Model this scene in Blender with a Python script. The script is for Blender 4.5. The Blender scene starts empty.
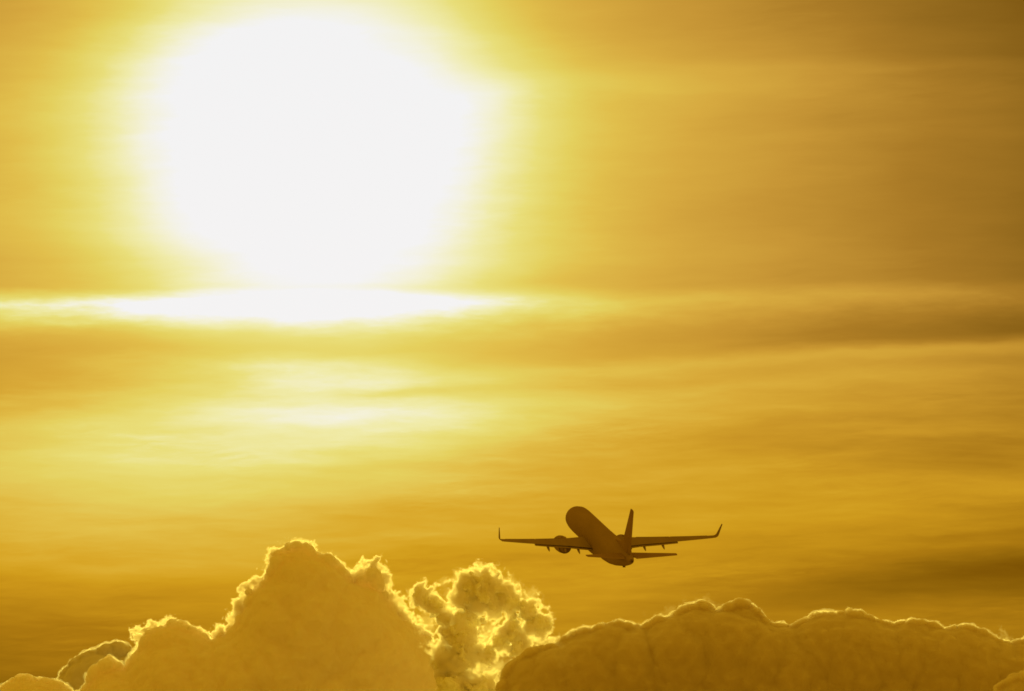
import bpy, bmesh, math, random
import numpy as np
from mathutils import Vector, Matrix, noise as mnoise

R = math.radians
sc = bpy.context.scene
COL = sc.collection

# ------------------------------------------------------------------ camera
EYE = Vector((0, 0, 1.7))
PITCH = R(6.0)                      # a long lens tipped up at the evening sky
FOV = R(14.0)
FOCAL = 512 / math.tan(FOV / 2)     # picture elements per unit of tangent
cam_d = bpy.data.cameras.new('camera')
cam_d.sensor_width = 36
cam_d.angle = FOV
cam_d.clip_start = 1
cam_d.clip_end = 120000
cam = bpy.data.objects.new('camera', cam_d)
cam.location = EYE
cam.rotation_euler = (math.pi / 2 + PITCH, 0, 0)
COL.objects.link(cam)
sc.camera = cam
CM = cam.rotation_euler.to_matrix()


def ray(px, py):
    """direction from the standpoint towards a point of the photograph"""
    return (CM @ Vector(((px - 512) / FOCAL, -(py - 345.5) / FOCAL, -1))).normalized()


def azel(px, py):
    d = ray(px, py)
    return math.atan2(d.x, d.y), math.asin(d.z)


SUN_DIR = ray(305, 150)
SUN_AZ, SUN_EL = azel(305, 150)

# ------------------------------------------------------------------ world
world = bpy.data.worlds.new('World')
sc.world = world
world.use_nodes = True
WT = world.node_tree
WT.nodes.clear()


class V:
    """a scalar socket of the world's node tree, with arithmetic"""
    def __init__(s, sock): s.s = sock
    @staticmethod
    def op(kind, *a):
        n = WT.nodes.new('ShaderNodeMath')
        n.operation = kind
        for i, x in enumerate(a):
            if isinstance(x, V): WT.links.new(x.s, n.inputs[i])
            else: n.inputs[i].default_value = x
        return V(n.outputs[0])
    def __add__(s, o): return V.op('ADD', s, o)
    __radd__ = __add__
    def __sub__(s, o): return V.op('SUBTRACT', s, o)
    def __rsub__(s, o): return V.op('SUBTRACT', o, s)
    def __mul__(s, o): return V.op('MULTIPLY', s, o)
    __rmul__ = __mul__
    def __truediv__(s, o): return V.op('DIVIDE', s, o)
    def __neg__(s): return V.op('MULTIPLY', s, -1.0)


def vexp(a): return V.op('EXPONENT', a)
def vsqrt(a): return V.op('SQRT', a)
def vmin(a, b): return V.op('MINIMUM', a, b)
def vmax(a, b): return V.op('MAXIMUM', a, b)


def smooth(x, a, b):
    n = WT.nodes.new('ShaderNodeMapRange')
    n.interpolation_type = 'SMOOTHSTEP'
    WT.links.new(x.s, n.inputs['Value'])
    n.inputs['From Min'].default_value = a
    n.inputs['From Max'].default_value = b
    return V(n.outputs[0])


def fcurve(x, pts, lo, hi):
    """piecewise smooth curve through pts; x between lo and hi"""
    n = WT.nodes.new('ShaderNodeFloatCurve')
    c = n.mapping.curves[0]
    P = [((a - lo) / (hi - lo), b) for a, b in pts]
    c.points[0].location = P[0]
    c.points[1].location = P[-1]
    for p in P[1:-1]: c.points.new(*p)
    n.mapping.extend = 'HORIZONTAL'
    n.mapping.update()
    WT.links.new(((x - lo) / (hi - lo)).s, n.inputs['Value'])
    return V(n.outputs[0])


def wnoise(x, y, sx, sy, detail=4, rough=0.55, seed=0.0, dist=0.0):
    cb = WT.nodes.new('ShaderNodeCombineXYZ')
    WT.links.new((x * (1.0 / sx)).s, cb.inputs[0])
    WT.links.new((y * (1.0 / sy)).s, cb.inputs[1])
    cb.inputs[2].default_value = seed
    n = WT.nodes.new('ShaderNodeTexNoise')
    n.inputs['Scale'].default_value = 1.0
    n.inputs['Detail'].default_value = detail
    n.inputs['Roughness'].default_value = rough
    n.inputs['Distortion'].default_value = dist
    WT.links.new(cb.outputs[0], n.inputs['Vector'])
    return V(n.outputs['Fac']) - 0.5


tc = WT.nodes.new('ShaderNodeTexCoord')
sep = WT.nodes.new('ShaderNodeSeparateXYZ')
WT.links.new(tc.outputs['Generated'], sep.inputs[0])
dx, dy, dz = (V(o) for o in sep.outputs)
# compass angle and height angle of the sky, in units of 1/FOCAL radian
# (a -> to the right of due north, h -> downwards from 6 degrees up)
A = V.op('ARCTAN2', dx, dy) * FOCAL + 512.0
H = 345.5 - (V.op('ARCSINE', dz) - PITCH) * FOCAL


def gauss(u, c, s): 
    q = (u - c) * (1.0 / s)
    return vexp(-(q * q))


# broad wavering of the cirrus layers
w1 = wnoise(A, H, 240, 70, 3, 0.5, 3.1)
w2 = wnoise(A, H, 80, 16, 4, 0.6, 8.7)
w3 = wnoise(A, H, 34, 9, 3, 0.6, 21.3)
Hs = H + 0.012 * (A - 400.0) + w1 * 16.0 + w2 * 7.0 + w3 * 3.0
Hw = H + w1 * 22.0 + w2 * 12.0 + w3 * 5.0
Aw = A + w1 * 60.0 + w2 * 50.0 + w3 * 14.0

# aureole of the sun seen through thin cirrus
ex, ey = Aw * 0.5 + A * 0.5 - 308.0, Hw * 0.5 + H * 0.5 - 150.0
ex, ey = ex * 0.905, ey * 1.09
dist = vsqrt(ex * ex + ey * ey)
t = fcurve(dist, [(0, 1.0), (105, 1.0), (142, .97), (165, .91), (188, .83), (212, .74), (238, .655), (275, .555), (335, .465),
                  (420, .375), (520, .28), (620, .19), (720, .105), (850, .07), (1300, .2), (2200, .34), (3200, .34)], 0, 3200)  # far end rises again: unseen sky brightened to light clouds and jet
t = t + 0.07 * (1.0 - smooth(dist, 60.0, 170.0))
# lower layers lit from below the aureole; their upper edge climbs to the right
near = 1.0 - smooth(V.op('ABSOLUTE', A - 512.0), 900.0, 2600.0)
Hr = H + 0.055 * (A - 780.0) + w1 * 14.0 + w2 * 7.0 + w3 * 4.0
low = smooth(Hr, 344.0, 362.0) * (1.0 - smooth(H, 700.0, 1200.0)) * near
t = t + low * (0.06 + 0.10 * smooth(A, 480.0, 1000.0)) + 0.19 * low * (1.0 - smooth(A, 60.0, 420.0)) * (1.0 - smooth(Hw, 470.0, 690.0)) * smooth(H, 380.0, 470.0)
t = t + 0.05 * gauss(Hr, 361.0, 8.0) * smooth(Aw, 420.0, 640.0) * near + 0.04 * gauss(Hr, 384.0, 7.0) * smooth(Aw, 420.0, 600.0) * near
t = t - 0.06 * (1.0 - smooth(H, -30.0, 130.0)) * smooth(dist, 180.0, 270.0) * near
# bright shelf right under the sun
f0 = wnoise(A, H, 140, 40, 4, 0.6, 77.0)
brk = 1.0 + 0.9 * wnoise(A, H, 60, 12, 4, 0.65, 44.0)
shelf = smooth(Hs, 285.0, 306.0) * (1.0 - smooth(Hs + w2 * 14.0 + f0 * 10.0, 301.0, 341.0))
t = t + shelf * near * brk * (0.17 * (1.0 - smooth(Aw, 440.0, 680.0)) + 0.10 * (1.0 - smooth(A, 80.0, 280.0)) + 0.125)
# second glow through a gap
t = t + 0.155 * brk * gauss(Hw, 377.0, 15.0) * gauss(Aw, 335.0, 140.0)
t = t + 0.145 * brk * gauss(Hw, 414.0, 24.0) * gauss(Aw, 405.0, 180.0)
t = t + 0.21 * gauss(Hw, 432.0, 62.0) * gauss(Aw, 310.0, 235.0)
t = t - 0.09 * gauss(Hs + 0.05 * (A - 400.0), 394.0, 5.0) * gauss(Aw, 410.0, 80.0)
t = t - 0.05 * gauss(Hw, 349.0, 10.0) * gauss(A, 330.0, 260.0)
# faint high streaks to the right of the sun
Hu = H + 0.10 * (A - 512.0) * (1.0 - smooth(A, 500.0, 760.0)) + 6.0 * smooth(A, 500.0, 760.0) + w1 * 16.0 + w2 * 9.0 + w3 * 4.0
t = t + 0.07 * gauss(Hu, 90.0, 17.0) * smooth(Aw, 400.0, 520.0) * (1.0 - smooth(Aw, 620.0, 1100.0))
t = t + 0.035 * gauss(Hu, 76.0, 7.0) * smooth(Aw, 600.0, 760.0) * near
# dark strata low down
t = t - 0.025 * gauss(Hr, 326.0, 17.0) * near * smooth(A, 420.0, 620.0)
t = t + 0.075 * gauss(H + 0.03 * (A - 900.0) + w1 * 30.0 + w2 * 12.0, 495.0, 32.0) * smooth(Aw, 560.0, 860.0) * near
t = t - 0.17 * gauss(H + 0.06 * (A - 900.0) + w1 * 26.0 + w2 * 10.0, 583.0, 25.0) * smooth(Aw, 560.0, 900.0) * near
t = t - 0.09 * smooth(Hw, 500.0, 680.0) * (1.0 - smooth(Aw, 60.0, 420.0)) * near
# fibres
f1 = wnoise(A + w2 * 80.0, H + 0.03 * A + w1 * 30.0, 330, 34, 5, 0.55, 1.3)
f2 = wnoise(A + w1 * 80.0, H - 0.02 * A + w2 * 20.0, 110, 9, 4, 0.6, 5.9)
f3 = wnoise(A, H + 0.06 * A, 300, 90, 3, 0.5, 12.4)
f4 = wnoise(A + w2 * 40.0, H + w1 * 20.0, 40, 6, 3, 0.55, 31.0)
lower = smooth(H, 320.0, 420.0)
patch = smooth(wnoise(A, H, 190, 60, 3, 0.5, 63.0), -0.02, 0.16)
f5 = wnoise(A + w1 * 50.0, H + 0.13 * A + w2 * 16.0 + w3 * 6.0, 85, 4.2, 4, 0.62, 52.0)
f6 = wnoise(A + w1 * 60.0, H - 0.05 * A + w2 * 18.0 + w3 * 8.0, 60, 5.0, 4, 0.62, 71.0)
t = t + f1 * (0.09 + 0.19 * lower) + f2 * (0.025 + 0.05 * lower) + f3 * 0.10 + f4 * (0.012 + 0.022 * lower) + patch * (f5 * (0.04 + 0.06 * lower) + f6 * (0.01 + 0.07 * lower))
t = vmax(t, 0.02)

ramp = WT.nodes.new('ShaderNodeValToRGB')
WT.links.new(t.s, ramp.inputs[0])
def lin(c): return tuple((x / 255 / 12.92 if x < 11 else ((x / 255 + .055) / 1.055) ** 2.4) for x in c)
STOPS = [(0.0, (104, 70, 8)), (.13, (134, 97, 27)), (.25, (164, 120, 39)), (.36, (193, 147, 54)), (.46, (209, 167, 64)),
         (.56, (219, 188, 76)), (.66, (222, 206, 94)), (.76, (227, 220, 122)), (.86, (234, 233, 170)), (.94, (238, 239, 215)), (1.0, (238, 241, 243))]
el = ramp.color_ramp.elements
while len(el) > 1: el.remove(el[-1])
el[0].position = 0
el[0].color = (*lin(STOPS[0][1]), 1)
for p, c in STOPS[1:]:
    e = el.new(p)
    e.color = (*lin(c), 1)
# lower air is more orange: less blue, a little less green
warm = vmax(smooth(H, 250.0, 560.0) * (1.0 - smooth(t, 0.38, 0.62)), 1.0 - near)
wm = WT.nodes.new('ShaderNodeMix'); wm.data_type = 'RGBA'; wm.blend_type = 'MULTIPLY'
WT.links.new(warm.s, wm.inputs['Factor'])
WT.links.new(ramp.outputs[0], wm.inputs[6])
wm.inputs[7].default_value = (1.02, 0.97, 0.26, 1)
# below the horizon it is dim
dim = WT.nodes.new('ShaderNodeMix'); dim.data_type = 'RGBA'; dim.blend_type = 'MULTIPLY'
WT.links.new((1.0 - smooth(dz, -0.12, 0.0)).s, dim.inputs['Factor'])
WT.links.new(wm.outputs[2], dim.inputs[6])
dim.inputs[7].default_value = (0.62, 0.58, 0.55, 1)

bg1 = WT.nodes.new('ShaderNodeBackground')
WT.links.new(dim.outputs[2], bg1.inputs[0])
bg1.inputs[1].default_value = 1.0
sky = WT.nodes.new('ShaderNodeTexSky')
sky.sky_type = 'NISHITA'
sky.sun_disc = False
sky.sun_elevation = SUN_EL
sky.sun_rotation = SUN_AZ % (2 * math.pi)
sky.dust_density = 3.0
tint = WT.nodes.new('ShaderNodeMix'); tint.data_type = 'RGBA'; tint.blend_type = 'MULTIPLY'
tint.inputs['Factor'].default_value = 1
WT.links.new(sky.outputs[0], tint.inputs[6])
tint.inputs[7].default_value = (0.012, 0.0055, 0.0003, 1)      # golden haze takes the blue out of it
bg2 = WT.nodes.new('ShaderNodeBackground')
WT.links.new(tint.outputs[2], bg2.inputs[0])
bg2.inputs[1].default_value = 0.05
add = WT.nodes.new('ShaderNodeAddShader')
WT.links.new(bg1.outputs[0], add.inputs[0])
WT.links.new(bg2.outputs[0], add.inputs[1])
wo = WT.nodes.new('ShaderNodeOutputWorld')
WT.links.new(add.outputs[0], wo.inputs[0])
world.cycles.sampling_method = 'MANUAL'
world.cycles.sample_map_resolution = 1024

# ------------------------------------------------------------------ sun
sun_d = bpy.data.lights.new('sun', 'SUN')
sun_d.energy = 5.0
sun_d.angle = R(0.53)
sun_d.color = (1.0, 0.82, 0.14)
sun = bpy.data.objects.new('sun', sun_d)
sun.rotation_euler = SUN_DIR.to_track_quat('Z', 'Y').to_euler()
sun.location = (0, 0, 300)
COL.objects.link(sun)

sc.view_settings.view_transform = 'Standard'
sc.view_settings.look = 'None'
sc.view_settings.exposure = 0
sc.view_settings.gamma = 1
sc.view_settings.use_curve_mapping = False
cy = sc.cycles
cy.use_denoising = True
cy.max_bounces = 20
cy.volume_bounces = 16
cy.transparent_max_bounces = 16
cy.filter_width = 1.7
cy.volume_step_rate = 0.12
cy.volume_max_steps = 512

# ------------------------------------------------------------------ helpers


def tag(o, label=None, cat=None, group=None, kind=None):
    for k, v in (('label', label), ('category', cat), ('group', group), ('kind', kind)):
        if v: o[k] = v
    return o


def mesh_obj(name, me, mat, parent=None, smooth_it=True):
    o = bpy.data.objects.new(name, me)
    COL.objects.link(o)
    if mat: me.materials.append(mat)
    if parent: o.parent = parent
    if smooth_it: me.polygons.foreach_set('use_smooth', [True] * len(me.polygons))
    return o


def pydata(name, verts, faces, mat, parent=None, sharp=None):
    me = bpy.data.meshes.new(name)
    me.from_pydata([tuple(v) for v in verts], [], faces)
    bm = bmesh.new(); bm.from_mesh(me)
    bmesh.ops.remove_doubles(bm, verts=bm.verts, dist=1e-5)
    bmesh.ops.recalc_face_normals(bm, faces=bm.faces)
    bm.to_mesh(me); bm.free()
    o = mesh_obj(name, me, mat, parent)
    if sharp: me.set_sharp_from_angle(angle=R(sharp))
    return o


def loft(rings, cap=True):
    """rings of equal point counts -> verts, faces"""
    n = len(rings[0]); vs = []; fs = []
    for r in rings: vs += r
    for i in range(len(rings) - 1):
        for j in range(n):
            k = (j + 1) % n
            fs.append((i * n + j, i * n + k, (i + 1) * n + k, (i + 1) * n + j))
    if cap:
        fs.append(tuple(range(n))[::-1])
        fs.append(tuple((len(rings) - 1) * n + j for j in range(n)))
    return vs, fs


def paint(name, base, rough, metal=0.0, var=0.08, scale=0.6):
    m = bpy.data.materials.new(name); m.use_nodes = True
    nt = m.node_tree; b = nt.nodes['Principled BSDF']
    tx = nt.nodes.new('ShaderNodeTexCoord')
    mp = nt.nodes.new('ShaderNodeMapping'); mp.inputs['Scale'].default_value = (1, .25, 1)
    nz = nt.nodes.new('ShaderNodeTexNoise'); nz.inputs['Scale'].default_value = scale; nz.inputs['Detail'].default_value = 5
    nt.links.new(tx.outputs['Object'], mp.inputs[0]); nt.links.new(mp.outputs[0], nz.inputs['Vector'])
    cr = nt.nodes.new('ShaderNodeValToRGB')
    cr.color_ramp.elements[0].position = .3; cr.color_ramp.elements[1].position = .7
    cr.color_ramp.elements[0].color = (*[c * (1 - var) for c in base], 1)
    cr.color_ramp.elements[1].color = (*[c * (1 + var) for c in base], 1)
    nt.links.new(nz.outputs['Fac'], cr.inputs[0]); nt.links.new(cr.outputs[0], b.inputs['Base Color'])
    b.inputs['Roughness'].default_value = rough; b.inputs['Metallic'].default_value = metal
    b.inputs['Specular IOR Level'].default_value = 0.0
    return m


# ------------------------------------------------------------------ clouds (the large things)
def cloud_mat(name, colour, radius, aniso=0.6):
    m = bpy.data.materials.new(name); m.use_nodes = True
    nt = m.node_tree; b = nt.nodes['Principled BSDF']
    b.subsurface_method = 'RANDOM_WALK'
    b.inputs['Base Color'].default_value = (*colour, 1)
    b.inputs['Subsurface Weight'].default_value = 1
    b.inputs['Subsurface Radius'].default_value = (1, 1, 1)
    b.inputs['Subsurface Scale'].default_value = radius
    b.inputs['Subsurface Anisotropy'].default_value = aniso
    b.inputs['Roughness'].default_value = 1
    b.inputs['Specular IOR Level'].default_value = 0
    return m


def seg_dist(P, poly):
    """distance of points to a closed outline and whether they are inside it"""
    a = poly; b = np.roll(poly, -1, 0)
    ab = b - a
    ap = P[:, None, :] - a[None]
    tt = np.clip((ap * ab).sum(-1) / ((ab * ab).sum(-1) + 1e-9), 0, 1)
    d = np.linalg.norm(ap - tt[..., None] * ab, axis=-1).min(1)
    y = P[:, 1][:, None]; x = P[:, 0][:, None]
    cond = (a[:, 1] > y) != (b[:, 1] > y)
    xi = a[:, 0] + (y - a[:, 1]) / np.where(ab[:, 1] == 0, 1e-9, ab[:, 1]) * ab[:, 0]
    return d, (cond & (x < xi)).sum(1) % 2 == 1


_ico = {}
def ico(sub):
    if sub not in _ico:
        bm = bmesh.new(); bmesh.ops.create_icosphere(bm, subdivisions=sub, radius=1)
        bm.verts.ensure_lookup_table()
        _ico[sub] = (np.array([v.co[:] for v in bm.verts]), np.array([[v.index for v in f.verts] for f in bm.faces]))
        bm.free()
    return _ico[sub]


def displace_tex(size, depth=1):
    tx = bpy.data.textures.new('billows', 'CLOUDS')
    tx.noise_basis = 'BLENDER_ORIGINAL'; tx.noise_scale = size; tx.noise_depth = depth
    return tx


def grow_cloud(name, balls, Y, voxel, mat, bumps, parent=None, soften=0):
    """balls: (across, down, depth, radius) in hundred-thousandths of the view; a cloud body fused from them, Y metres away"""
    k = Y / FOCAL
    cx = np.mean([b[0] for b in balls]); cyy = np.mean([b[1] for b in balls])
    dirc = ray(cx, cyy)
    origin = EYE + dirc * (Y / dirc.y)
    vs, fs, n = [], [], 0
    for (px, py, pd, r) in balls:
        iv, fi = ico(3 if r > 25 else 2)
        d = ray(px, py)
        c = EYE + d * ((Y + pd * k) / d.y)
        c = np.array(c - origin)
        rr = r * (Y + pd * k) / FOCAL
        vs.append(iv * rr + c); fs.append(fi + n); n += len(iv)
    V_ = np.concatenate(vs); F_ = np.concatenate(fs)
    me = bpy.data.meshes.new(name)
    me.from_pydata(V_.tolist(), [], F_.tolist())
    o = bpy.data.objects.new(name, me); COL.objects.link(o)
    o.location = origin
    rm = o.modifiers.new('fuse', 'REMESH'); rm.mode = 'VOXEL'; rm.voxel_size = voxel * k; rm.use_smooth_shade = True
    if soften:
        sm = o.modifiers.new('soften', 'SMOOTH'); sm.factor = .5; sm.iterations = soften
    for size, strength in bumps:
        dm = o.modifiers.new('billow', 'DISPLACE'); dm.texture = displace_tex(size * k); dm.strength = strength * k; dm.mid_level = 0.5
        dm.texture_coords = 'LOCAL'
    dg = bpy.context.evaluated_depsgraph_get()
    me2 = bpy.data.meshes.new_from_object(o.evaluated_get(dg))
    o.modifiers.clear()
    o.data = me2; bpy.data.meshes.remove(me)
    me2.name = name
    me2.materials.clear(); me2.materials.append(mat)
    me2.polygons.foreach_set('use_smooth', [True] * len(me2.polygons))
    if parent: o.parent = parent; o.matrix_parent_inverse = parent.matrix_world.inverted()
    return o


def fill_outline(outline, seed, n_edge=1.0, big=60, deep=1.0, edge_r=(2.6, 11)):
    rng = np.random.default_rng(seed)
    poly = np.array(outline, float)
    lo, hi = poly.min(0), poly.max(0)
    balls = []
    # large bodies along the middle of the shape, closely set so that they merge softly
    P = rng.uniform(lo, hi, (9000, 2))
    d, ins = seg_dist(P, poly)
    P, d = P[ins], d[ins] - 2.6
    kept = np.zeros((0, 3))
    for i in np.argsort(-d + rng.uniform(0, 10, len(d))):
        r = min(d[i], big)
        if r < 3: continue
        if len(kept) == 0 or (np.hypot(kept[:, 0] - P[i][0], kept[:, 1] - P[i][1]) > .15 * np.minimum(r, kept[:, 2])).all():
            kept = np.vstack([kept, (P[i][0], P[i][1], r)])
        if len(kept) > 1300: break
    for (x, y, r) in kept:
        balls.append((x, y, rng.uniform(-1, 1) * r * 0.05 * deep, r))
    # small heads all over the rim, some in front and some behind
    seg = np.roll(poly, -1, 0) - poly
    L = np.linalg.norm(seg, axis=1)
    for a, s, l in zip(poly, seg, L):
        m = max(1, int(l / 1.6 * n_edge))
        for j in range(m):
            p = a + s * rng.uniform(0, 1)
            r = edge_r[0] + (edge_r[1] - edge_r[0]) * rng.uniform(0, 1) ** 2.5
            nrm = np.array((s[1], -s[0])) / (l + 1e-9)
            for sg in (1, -1):
                c = p + sg * nrm * r * rng.uniform(.75, 1.1)
                dd, ii = seg_dist(c[None], poly)
                if ii[0] and dd[0] > r * .5:
                    balls.append((c[0], c[1], rng.uniform(-1, 1) * 12, r)); break
    return balls


def mist_mat(name, density, aniso=0.5, noise=None, k=1.0):
    m = bpy.data.materials.new(name); m.use_nodes = True
    nt = m.node_tree; nt.nodes.clear()
    out = nt.nodes.new('ShaderNodeOutputMaterial')
    v = nt.nodes.new('ShaderNodeVolumePrincipled')
    v.inputs['Color'].default_value = (.97, .97, .97, 1)
    v.inputs['Anisotropy'].default_value = aniso
    v.inputs['Density'].default_value = density
    nt.links.new(v.outputs[0], out.inputs['Volume'])
    if noise:
        tx = nt.nodes.new('ShaderNodeTexCoord')
        n1 = nt.nodes.new('ShaderNodeTexNoise')
        n1.inputs['Scale'].default_value = 1 / (noise[0] * k); n1.inputs['Detail'].default_value = 5; n1.inputs['Roughness'].default_value = .58; n1.inputs['Distortion'].default_value = .6
        mr = nt.nodes.new('ShaderNodeMapRange'); mr.interpolation_type = 'SMOOTHSTEP'
        mr.inputs['From Min'].default_value = noise[1]; mr.inputs['From Max'].default_value = noise[2]
        mr.inputs['To Max'].default_value = density
        nt.links.new(tx.outputs['Object'], n1.inputs['Vector']); nt.links.new(n1.outputs['Fac'], mr.inputs['Value']); nt.links.new(mr.outputs[0], v.inputs['Density'])
    return m


def fringe(core, Y, mat, out, bumps):
    """thin mist hugging a cloud body: its own closed skin a little outside the body"""
    k = Y / FOCAL
    o = bpy.data.objects.new('misty_fringe', core.data.copy()); COL.objects.link(o)
    o.location = core.location
    dm = o.modifiers.new('grow', 'DISPLACE'); dm.strength = out * k; dm.mid_level = 0
    for size, strength in bumps:
        dm = o.modifiers.new('billow', 'DISPLACE'); dm.texture = displace_tex(size * k, 2); dm.strength = strength * k; dm.mid_level = 0.5; dm.texture_coords = 'LOCAL'
    dg = bpy.context.evaluated_depsgraph_get()
    me = bpy.data.meshes.new_from_object(o.evaluated_get(dg))
    o.modifiers.clear(); o.data = me; me.name = 'misty_fringe'
    me.materials.clear(); me.materials.append(mat)
    o.parent = core; o.location = (0, 0, 0)
    return o


FAR = 20000.0
LEFT = [(-60, 720), (-40, 692), (0, 686), (12, 679), (27, 674), (45, 677), (58, 680), (66, 684), (74, 692), (82, 690), (86, 678), (91, 667), (100, 660), (112, 656), (118, 661), (124, 667), (130, 658),
        (139, 648), (143, 634), (150, 630), (158, 627), (170, 620), (184, 622), (199, 630), (211, 637), (224, 633), (236, 622), (242, 606), (247, 591),
        (255, 586), (265, 580), (266, 569), (269, 559), (276, 550), (286, 544), (297, 541), (308, 543), (318, 551), (330, 556), (342, 565), (351, 575),
        (356, 581), (364, 571), (372, 567), (380, 570), (384, 583), (389, 595), (397, 608), (409, 622), (430, 638), (446, 660), (458, 690), (462, 740), (440, 790), (250, 800), (-60, 790)]
BEHIND = [(40, 720), (54, 686), (58, 679), (63, 669), (72, 659), (82, 653), (92, 651), (102, 647), (116, 642), (125, 643), (130, 651), (134, 664), (150, 690), (150, 730), (90, 750)]
RIGHT = [(500, 740), (496, 690), (503, 670), (512, 661), (528, 649), (545, 645), (555, 643), (564, 636), (574, 629), (588, 628), (600, 622), (618, 621), (632, 624), (645, 626), (656, 618), (668, 615),
         (684, 606), (702, 602), (716, 608), (726, 603), (738, 598), (749, 600), (760, 610), (770, 621), (788, 625), (803, 619), (816, 612), (836, 612), (850, 608), (862, 611), (876, 619), (896, 623),
         (908, 619), (926, 620), (946, 627), (966, 625), (984, 629), (998, 638), (1010, 641), (1030, 636), (1080, 650), (1090, 790), (800, 810), (520, 800)]
CORNER = [(990, 700), (994, 686), (1002, 680), (1012, 676), (1022, 671), (1040, 672), (1060, 680), (1070, 720), (1040, 760), (1000, 740)]
BUMPS = [(20, 3.5), (9, .8)]

GROUP = 'cumulus clouds along the bottom of the sky'
YL, YT, YR, YC = FAR * 1.06, FAR, FAR * .95, FAR * .9
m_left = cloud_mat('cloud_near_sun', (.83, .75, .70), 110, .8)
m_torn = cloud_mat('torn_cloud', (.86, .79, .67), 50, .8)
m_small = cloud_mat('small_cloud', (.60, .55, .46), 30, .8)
m_right = cloud_mat('cloud_dimmed_far_from_sun', (.58, .49, .34), 140, .8)  # dimmer light away from the sun is put into this darker base colour
m_mist = mist_mat('cloud_mist', .0062, .45)
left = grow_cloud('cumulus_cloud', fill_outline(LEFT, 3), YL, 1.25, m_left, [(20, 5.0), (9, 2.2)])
tag(left, 'tall cumulus cloud with a domed summit, glowing rim and stepped left shoulder', 'cloud', GROUP)
fringe(left, YL, m_mist, .5, [(22, 9), (7, 5), (3, 2)])
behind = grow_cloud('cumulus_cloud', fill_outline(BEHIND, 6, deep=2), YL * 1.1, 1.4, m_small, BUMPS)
tag(behind, 'small rounded cumulus lobe peeping out behind the left shoulder of the tall domed cloud', 'cloud', GROUP)
fringe(behind, YL * 1.1, m_mist, .9, [(22, 6), (5, 3)])
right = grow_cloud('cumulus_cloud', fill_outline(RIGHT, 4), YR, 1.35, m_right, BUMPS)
tag(right, 'long low dark cumulus bank with bumpy, thinly lit crest, right of the torn cloud', 'cloud', GROUP)
fringe(right, YR, m_mist, .4, [(22, 8), (7, 4), (3, 2)])
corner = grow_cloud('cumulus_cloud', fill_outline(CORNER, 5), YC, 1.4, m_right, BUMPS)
tag(corner, 'small cloud head poking up in front of the right end of the dark bank', 'cloud', GROUP)
fringe(corner, YC, m_mist, .8, [(30, 4), (5, 2.6)])

# the torn cloud between the two banks: dense knots inside ragged bright vapour
SHREDS = [(403, 602), (409, 588), (425, 581), (437, 587), (446, 582), (455, 573), (464, 566), (480, 568), (497, 572), (514, 579), (528, 591), (542, 604), (554, 624), (557, 644), (542, 660), (524, 668), (514, 684), (510, 740), (440, 740), (440, 690), (432, 660), (416, 625)]
SOLID = [(470, 594, 15), (484, 591, 19), (500, 597, 15), (511, 605, 11), (494, 608, 11), (466, 619, 12), (460, 638, 17), (455, 661, 20), (450, 690, 24), (462, 720, 30), (527, 611, 11), (539, 626, 11), (513, 630, 11), (500, 640, 9), (486, 655, 10), (520, 648, 11), (484, 690, 16), (423, 597, 10), (436, 606, 9), (446, 616, 9)]


def shred_balls():
    rng = np.random.default_rng(21)
    poly = np.array(SHREDS, float)
    P = rng.uniform(poly.min(0), poly.max(0), (16000, 2))
    dd, ins = seg_dist(P, poly)
    out = []
    for (x, y), e in zip(P[ins], dd[ins]):
        z = rng.uniform(-24, 24)
        solid = max(1 - math.sqrt((x - a) ** 2 + (y - b) ** 2 + (z * .8) ** 2) / r for a, b, r in SOLID)
        p = Vector((x / 17, y / 17, z / 17))
        warp = mnoise.noise_vector(p * 1.7) * .55
        n = mnoise.fractal(p + warp, .8, 2.1, 4)
        if solid * 2.0 + n * 1.6 > .55:
            out.append((x, y, z, rng.uniform(1.8, 2.8) + max(0, solid) * 3))
        if len(out) > 3600: break
    # keep what hangs together with the thickest place
    B = np.array(out)
    seen = np.zeros(len(B), bool)
    todo = [int(np.argmax(B[:, 3]))]
    seen[todo[0]] = True
    while todo:
        b = B[todo.pop()]
        near_ = ~seen & (np.linalg.norm(B[:, :3] - b[:3], axis=1) < 1.15 * (B[:, 3] + b[3]))
        seen |= near_
        todo += list(np.flatnonzero(near_))
    return [tuple(b) for b in B[seen]]


torn = grow_cloud('cumulus_cloud', shred_balls(), YT, 1.0, m_torn, [(7, 3), (3, 1.6)], soften=9)
tag(torn, 'ragged torn cloud tuft glowing bright yellow between the two larger cloud banks', 'cloud', GROUP)
TORN = [(396, 600), (404, 582), (425, 574), (440, 576), (456, 564), (464, 557), (480, 558), (500, 562), (518, 569), (534, 582), (550, 598), (563, 620), (566, 648), (550, 668), (530, 680), (522, 694), (516, 725), (465, 735), (444, 700), (426, 660), (408, 630)]
tk = YT / FOCAL
WISPS = [(423, 597, 17), (440, 605, 16), (452, 592, 15), (465, 580, 16), (482, 592, 28), (505, 590, 20), (525, 605, 20), (540, 625, 18), (520, 632, 24), (500, 640, 26), (475, 650, 26), (430, 622, 16), (446, 640, 16), (490, 672, 24), (478, 700, 28), (545, 642, 14), (455, 670, 22)]
DENSE = [(x, y, r * 1.25) for x, y, r in SOLID]


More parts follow.
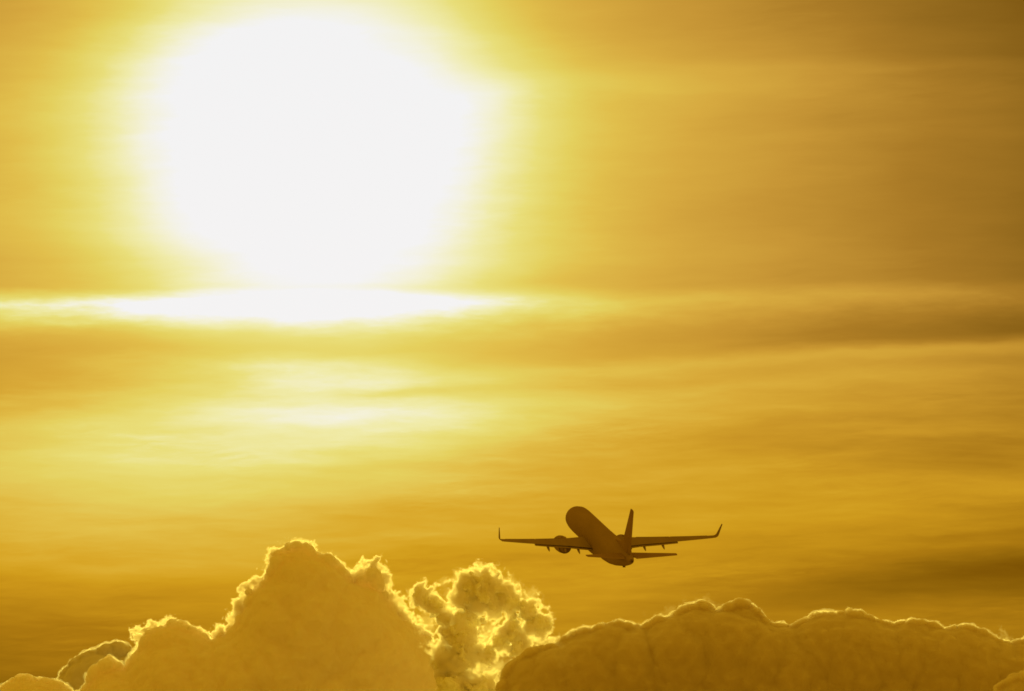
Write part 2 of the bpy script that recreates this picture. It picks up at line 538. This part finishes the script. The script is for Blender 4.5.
def vapour_mat(origin, Y, thin_places, dense_places, thin_top=.008, size=14):
    """ragged vapour, thick where the listed places (across, down, radius) are"""
    k = Y / FOCAL
    m = bpy.data.materials.new('ragged_vapour'); m.use_nodes = True
    nt = m.node_tree; nt.nodes.clear()
    N = nt.nodes.new; Lk = nt.links.new
    tx = N('ShaderNodeTexCoord')
    wn = N('ShaderNodeTexNoise'); wn.inputs['Scale'].default_value = 1 / (16 * k); wn.inputs['Detail'].default_value = 4; wn.inputs['Roughness'].default_value = .6
    Lk(tx.outputs['Object'], wn.inputs['Vector'])
    w0 = N('ShaderNodeVectorMath'); w0.operation = 'SUBTRACT'; Lk(wn.outputs['Color'], w0.inputs[0]); w0.inputs[1].default_value = (.5, .5, .5)
    w_ = N('ShaderNodeVectorMath'); w_.operation = 'MULTIPLY_ADD'; Lk(w0.outputs[0], w_.inputs[0]); w_.inputs[1].default_value = (34 * k,) * 3
    Lk(tx.outputs['Object'], w_.inputs[2])

    def field(lst):
        acc = None
        for (px, py, r) in lst:
            d_ = ray(px, py)
            c = EYE + d_ * (Y / d_.y) - origin
            sub = N('ShaderNodeVectorMath'); sub.operation = 'DISTANCE'
            Lk(w_.outputs[0], sub.inputs[0]); sub.inputs[1].default_value = c
            mr = N('ShaderNodeMapRange'); mr.clamp = False
            mr.inputs['From Max'].default_value = r * k; mr.inputs['To Min'].default_value = 1; mr.inputs['To Max'].default_value = 0
            Lk(sub.outputs['Value'], mr.inputs['Value'])
            if acc is None: acc = mr.outputs[0]
            else:
                mx = N('ShaderNodeMath'); mx.operation = 'SMOOTH_MAX'; mx.inputs[2].default_value = .15
                Lk(acc, mx.inputs[0]); Lk(mr.outputs[0], mx.inputs[1]); acc = mx.outputs[0]
        return acc
    n0 = N('ShaderNodeTexNoise'); n0.inputs['Scale'].default_value = 1 / (size * k); n0.inputs['Detail'].default_value = 8; n0.inputs['Roughness'].default_value = .68; n0.inputs['Distortion'].default_value = .6
    Lk(tx.outputs['Object'], n0.inputs['Vector'])

    def graded(sock, gain, off, lo, hi, top):
        ma = N('ShaderNodeMath'); ma.operation = 'MULTIPLY_ADD'; ma.inputs[1].default_value = gain; ma.inputs[2].default_value = off
        Lk(n0.outputs['Fac'], ma.inputs[0])
        ad = N('ShaderNodeMath'); ad.operation = 'ADD'; Lk(ma.outputs[0], ad.inputs[0]); Lk(sock, ad.inputs[1])
        st = N('ShaderNodeMapRange'); st.interpolation_type = 'LINEAR'
        st.inputs['From Min'].default_value = lo; st.inputs['From Max'].default_value = hi; st.inputs['To Max'].default_value = top
        Lk(ad.outputs[0], st.inputs['Value'])
        return st.outputs[0]
    dens = graded(field(thin_places), 4.5, -2.45, 0.0, 1.1, thin_top)
    if dense_places:
        thick = graded(field(dense_places), 4.2, -2.2, 0.0, .8, .26)
        st = N('ShaderNodeMath'); st.operation = 'ADD'; Lk(dens, st.inputs[0]); Lk(thick, st.inputs[1]); dens = st.outputs[0]
    v = N('ShaderNodeVolumePrincipled'); v.inputs['Color'].default_value = (.998, .982, .95, 1); v.inputs['Anisotropy'].default_value = .38
    Lk(dens, v.inputs['Density'])
    out = N('ShaderNodeOutputMaterial'); Lk(v.outputs[0], out.inputs['Volume'])
    return m


def vapour(core, Y, places, dense_places=(), hull=None, **kw):
    hull = hull or [(x, y, 0, r * 1.5 + 5) for x, y, r in places]
    o = grow_cloud('ragged_vapour', hull, Y, 3, None, [])
    org = o.location.copy()
    o.data.materials.clear(); o.data.materials.append(vapour_mat(org, Y, places, dense_places, **kw))
    o.parent = core; o.location = org - core.location
    return o


vapour(torn, YT, WISPS, DENSE, fill_outline(TORN, 9, .6, 30))
# frayed places along the banks
def frayed_rim(core, Y, line, r0, seed, thin_top=.007):
    """dense ragged vapour all along a stretch of a bank's outline"""
    rng = np.random.default_rng(seed)
    pts = []
    for (x0, y0), (x1, y1) in zip(line[:-1], line[1:]):
        L = math.hypot(x1 - x0, y1 - y0)
        nx, ny = -(y1 - y0) / L, (x1 - x0) / L          # into the cloud
        for q in range(max(1, round(L / 8))):
            f = (q + .5) / max(1, round(L / 8))
            r = r0 * rng.uniform(.75, 1.25)
            pts.append((x0 + (x1 - x0) * f + nx * r * .74, y0 + (y1 - y0) * f + ny * r * .74, r))
    vapour(core, Y, [(x, y, r * 1.15) for x, y, r in pts], [(x, y, r) for x, y, r in pts], thin_top=thin_top, size=9)


frayed_rim(left, YL, [(136, 650), (137, 640), (140, 629), (148, 626), (160, 626), (170, 620), (184, 622), (199, 630), (211, 637)], 8, 1)
frayed_rim(left, YL, [(211, 637), (222, 629), (231, 618), (236, 603), (240, 587), (250, 581), (261, 577), (267, 567), (272, 556)], 9, 2)
frayed_rim(left, YL, [(272, 556), (285, 545), (297, 541), (308, 543), (318, 551), (330, 556), (342, 565), (351, 575), (357, 577)], 8, 3)
frayed_rim(left, YL, [(357, 577), (362, 566), (372, 562), (382, 566), (387, 579), (393, 591), (402, 604), (414, 618), (430, 638)], 9, 4)
vapour(right, YR, [(660, 617, 9), (672, 611, 9), (686, 605, 10), (702, 602, 10), (715, 607, 8), (648, 624, 7)], thin_top=.003, size=18)
vapour(right, YR, [(1003, 634, 7), (1001, 639, 6), (1008, 640, 6)], thin_top=.016, size=9)
vapour(right, YR * .985, [(562, 653, 10), (570, 660, 8), (556, 647, 7), (574, 652, 6)], thin_top=.012, size=14)

# ------------------------------------------------------------------ airliner
hazed_body = paint('airliner_paint_hazed', (.32, .215, .10), .8)  # the brown of veiling haze is put into the jet's base colours
hazed_wing = paint('wing_paint_hazed', (.30, .21, .10), .8)
dark = paint('engine_metal_hazed', (.24, .16, .08), .8)
tailp = paint('tail_paint_hazed', (.32, .205, .10), .8)

jet = bpy.data.objects.new('passenger_jet', None)
jet.empty_display_size = 5
COL.objects.link(jet)
tag(jet, 'dark twin engine passenger jet with upturned winglets climbing away above the clouds', 'airliner')
CEN = 20.0          # metres behind the nose that the Empty stands at


def P3(x, s, z): return (x, CEN - s, z)


# body: station, half width, half height, centre height
ST = [(-2.6, .03, .03, -.85), (-2.48, .34, .31, -.84), (-2.2, .66, .62, -.80), (-1.6, 1.07, 1.03, -.72), (-.6, 1.53, 1.53, -.56), (.7, 1.87, 1.91, -.42), (2.3, 2.03, 2.13, -.34), (4.2, 2.07, 2.2, -.32),
      (10, 2.07, 2.2, -.3), (14, 2.07, 2.2, -.3), (18, 2.07, 2.2, -.28), (22, 2.07, 2.2, -.22), (25, 2.07, 2.19, -.14), (28, 2.02, 2.1, 0), (30.5, 1.85, 1.88, .16), (33, 1.55, 1.58, .38),
      (35.5, 1.17, 1.22, .6), (37.5, .80, .84, .8), (38.7, .52, .55, .93), (39.2, .34, .36, .98)]
NS = 32
rings = [[P3(rx * math.cos(2 * math.pi * j / NS), s, zc + rz * math.sin(2 * math.pi * j / NS)) for j in range(NS)] for s, rx, rz, zc in ST]
fus = pydata('fuselage', *loft(rings), hazed_body, jet, 40)
# belly fairing around the wing root
BF = [(11.6, .2, .2, -1.75), (12.4, 1.3, .5, -1.7), (14, 1.95, .85, -1.62), (17, 2.15, 1.0, -1.6), (20, 2.1, .95, -1.6), (22.3, 1.6, .62, -1.66), (23.8, .7, .3, -1.75), (24.4, .1, .1, -1.8)]
rings = [[P3(rx * math.cos(2 * math.pi * j / 24), s, zc + rz * math.sin(2 * math.pi * j / 24)) for j in range(24)] for s, rx, rz, zc in BF]
pydata('belly_fairing', *loft(rings), hazed_body, jet, 40)
# tail bumper under the rear body and the auxiliary exhaust pipe
rings = [[P3(w * cx_, s, z0 + h * cz_) for cx_, cz_ in ((-1, 0), (-1, -1), (1, -1), (1, 0))] for s, w, z0, h in ((33.6, .05, -.85, .05), (34.1, .12, -.62, .55), (34.9, .12, -.45, .55), (35.3, .05, -.40, .1))]
pydata('tail_bumper', *loft(rings), dark, jet, 30)
rings = [[P3(r * math.cos(2 * math.pi * j / 16), s, zc + r * math.sin(2 * math.pi * j / 16)) for j in range(16)] for s, r, zc in ((39.1, .26, .97), (39.5, .22, 1.0), (39.5, .17, 1.0), (39.3, .15, .98))]
pydata('exhaust_pipe', *loft(rings), dark, jet, 30)

AF = [(0, 0), (.0125, .38), (.05, .68), (.12, .90), (.25, 1.0), (.40, .96), (.60, .72), (.80, .40), (1.0, .02)]


def foil(le, chord, tc_, nrm, f0=0.0, f1=1.0):
    """closed section from fraction f0 to f1 of the chord; le=(x,s,z); nrm=(nx,nz) thickness direction"""
    fr = sorted({f0, f1, *[a for a, _ in AF if f0 < a < f1]})
    th = [np.interp(f, [a for a, _ in AF], [b for _, b in AF]) for f in fr]
    up = [(f, h) for f, h in zip(fr, th)]
    pts = []
    for f, h in up: pts.append((f, h * .6))
    for f, h in up[::-1]: pts.append((f, -h * .4))
    return [P3(le[0] + nrm[0] * h * tc_ * chord, le[1] + f * chord, le[2] + nrm[1] * h * tc_ * chord) for f, h in pts]


def wing_at(x):
    """leading edge station, chord, height, thickness ratio of the wing at x metres from the middle"""
    sl = np.interp(x, [0, 1.88, 5.8, 17.0], [12.3, 13.7, 16.2, 22.3])
    ch = np.interp(x, [0, 1.88, 5.8, 17.0], [8.2, 6.95, 4.65, 1.65])
    z = -1.25 + .105 * x + .45 * (x / 17) ** 2
    return sl, ch, z, np.interp(x, [0, 5.8, 17], [.15, .125, .105])


for sd in (-1, 1):
    secs = []
    for x in (0.6, 1.88, 3.2, 4.6, 5.8, 8, 10.5, 13, 15, 16.4, 17.0):
        sl, ch, z, tr = wing_at(x)
        secs.append(foil((sd * x, sl, z), ch, tr, (0, 1)))
    wing = pydata('wing', *loft(secs), hazed_wing, jet, 50)
    # blended winglet
    secs = []
    for x, sl, ch, z, ang in ((17.0, 22.3, 1.65, 1.0, 8), (17.30, 22.60, 1.55, 1.07, 22), (17.55, 22.95, 1.42, 1.26, 48), (17.70, 23.25, 1.28, 1.55, 68), (17.80, 23.70, 1.08, 2.1, 78), (17.92, 24.25, .82, 2.8, 80), (18.04, 24.85, .52, 3.5, 80)):
        a = R(ang)
        secs.append(foil((sd * x, sl, z), ch, .10, (-sd * math.sin(a), math.cos(a))))
    pydata('winglet', *loft(secs), hazed_wing, wing, 50)
    # flaps run out for the climb
    for x0, x1 in ((2.1, 5.72), (5.8, 11.6)):
        secs = []
        for x in (x0, (x0 + x1) / 2, x1):
            sl, ch, z, tr = wing_at(x)
            fc = min(ch * .24, 1.25) * (1 if x < 6 else 1.1)
            te = sl + ch
            s0, z0 = te - fc * .60, z - .06
            s1, z1 = te + fc * .34, z - .06 - fc * .20
            secs.append([P3(sd * x, s0, z0 + .11), P3(sd * x, s0 + .3 * (s1 - s0), z0 + .10 - .3 * fc * .3), P3(sd * x, s1, z1 + .015), P3(sd * x, s1, z1 - .015), P3(sd * x, s0 + .3 * (s1 - s0), z0 - .10 - .3 * fc * .36), P3(sd * x, s0 - .05, z0 - .03)])
        pydata('flap', *loft(secs), hazed_wing, wing, 40)
    # slats along the leading edge
    for x0, x1 in ((6.1, 10.9), (11.1, 16.4)):
        secs = []
        for x in (x0, (x0 + x1) / 2, x1):
            sl, ch, z, tr = wing_at(x)
            secs.append([P3(sd * x, sl - .18, z - .10), P3(sd * x, sl - .12, z + .02), P3(sd * x, sl + .12 * ch, z + .6 * tr * ch + .02), P3(sd * x, sl + .12 * ch, z + .6 * tr * ch * .9), P3(sd * x, sl - .02, z - .08)])
        pydata('slat', *loft(secs), hazed_wing, wing, 40)
    # canoe fairings over the flap tracks, tipped down with the flaps
    for x in (4.2, 6.5, 9.35):
        sl, ch, z, tr = wing_at(x)
        te = sl + ch
        k_ = 1.0 if x < 6 else .9
        rings = []
        for f, r in ((0, .03), (.15, .16), (.4, .24), (.65, .24), (.85, .16), (1, .03)):
            s = te - 1.9 * k_ + 3.1 * k_ * f
            zz = z - .28 - .02 * f - 1.15 * k_ * max(0, f - .42) ** 1.15
            rings.append([P3(sd * x + r * .8 * math.cos(2 * math.pi * j / 10), s, zz + r * math.sin(2 * math.pi * j / 10)) for j in range(10)])
        pydata('flap_track_fairing', *loft(rings), hazed_wing, wing, 40)
    # engine
    ex_, ez_ = sd * 5.05, -2.2
    prof = [(10.75, .86), (10.62, .92), (10.6, .99), (10.8, 1.12), (11.4, 1.24), (12.4, 1.3), (13.6, 1.24), (14.9, 1.04), (14.9, .98), (13.2, .88), (11.4, .84)]
    rings = [[P3(ex_ + r * math.cos(2 * math.pi * j / 28), s, ez_ + r * (.96 if math.sin(2 * math.pi * j / 28) < 0 else 1) * math.sin(2 * math.pi * j / 28)) for j in range(28)] for s, r in prof]
    eng = pydata('engine', *loft(rings, False), hazed_body, jet, 40)
    prof = [(11.5, .845), (11.55, .3), (11.1, .02)]
    rings = [[P3(ex_ + r * math.cos(2 * math.pi * j / 28), s, ez_ + r * math.sin(2 * math.pi * j / 28)) for j in range(28)] for s, r in prof]
    pydata('fan', *loft(rings), dark, eng, 40)
    prof = [(12.8, .86), (14.9, .90), (15.7, .5), (15.7, .38), (16.5, .05)]
    rings = [[P3(ex_ + r * math.cos(2 * math.pi * j / 24), s, ez_ + .02 + r * math.sin(2 * math.pi * j / 24)) for j in range(24)] for s, r in prof]
    pydata('exhaust_cone', *loft(rings), dark, eng, 30)
    sl, ch, z, tr = wing_at(5.05)
    rings = [[P3(ex_ + hw * a, s, zb if b else zt) for a, b in ((-1, 0), (-1, 1), (1, 1), (1, 0))] for s, hw, zb, zt in
             ((11.5, .05, ez_ + .95, ez_ + 1.12), (12.4, .17, ez_ + .95, ez_ + 1.32), (14.2, .20, ez_ + .55, z + .12), (16.0, .20, ez_ + .62, z), (18.0, .10, z - .40, z - .05), (18.6, .03, z - .30, z - .1))]
    pydata('pylon', *loft(rings), hazed_body, eng, 30)
    # tailplane
    def tp(x): return np.interp(x, [0, 7.17], [34.3, 38.6]), np.interp(x, [0, 7.17], [4.5, 1.35]), 1.15 + .11 * x
    secs = [foil((sd * x, tp(x)[0], tp(x)[2]), tp(x)[1], .09, (0, 1), 0, .70) for x in (.3, 2, 4, 6, 7.17)]
    hs = pydata('horizontal_stabilizer', *loft(secs), tailp, jet, 50)
    secs = [foil((sd * x, tp(x)[0], tp(x)[2]), tp(x)[1], .085, (0, 1), .705, 1) for x in (.9, 2, 4, 6, 7.1)]
    pydata('elevator', *loft(secs), tailp, hs, 50)

# fin
def fin(z): return np.interp(z, [1.3, 8.9], [32.2, 37.6]), np.interp(z, [1.3, 8.9], [6.2, 2.0])
secs = [foil((0, fin(z)[0], z), fin(z)[1], .10, (1, 0), 0, .70) for z in (1.3, 3, 5, 7, 8.6, 8.9)]
vf = pydata('vertical_stabilizer', *loft(secs), tailp, jet, 50)
secs = [foil((0, fin(z)[0], z), fin(z)[1], .092, (1, 0), .705, 1) for z in (1.75, 3, 5, 7, 8.6, 8.85)]
pydata('rudder', *loft(secs), tailp, vf, 50)
rings = [[P3(-hw, s, 1.6), P3(-hw * .5, s, zt), P3(hw * .5, s, zt), P3(hw, s, 1.6)] for s, hw, zt in ((28.0, .03, 2.05), (30.0, .10, 2.28), (32.0, .18, 2.6), (33.2, .20, 3.1), (34.2, .18, 3.0))]
pydata('dorsal_fillet', *loft(rings), tailp, vf, 40)

# pose: measured against the line of sight
JX, JY, JD = 603.3, 540.5, 664.0
d = ray(JX, JY)
jet.location = EYE + d * JD
fwd = d
rgt = fwd.cross(Vector((0, 0, 1))).normalized()
upv = rgt.cross(fwd)
B = Matrix((rgt, fwd, upv)).transposed()
yaw, pit, rol = R(13.3), R(12.45), R(-.9)
jet.rotation_euler = (B @ Matrix.Rotation(yaw, 3, 'Z') @ Matrix.Rotation(pit, 3, 'X') @ Matrix.Rotation(rol, 3, 'Y')).to_euler()
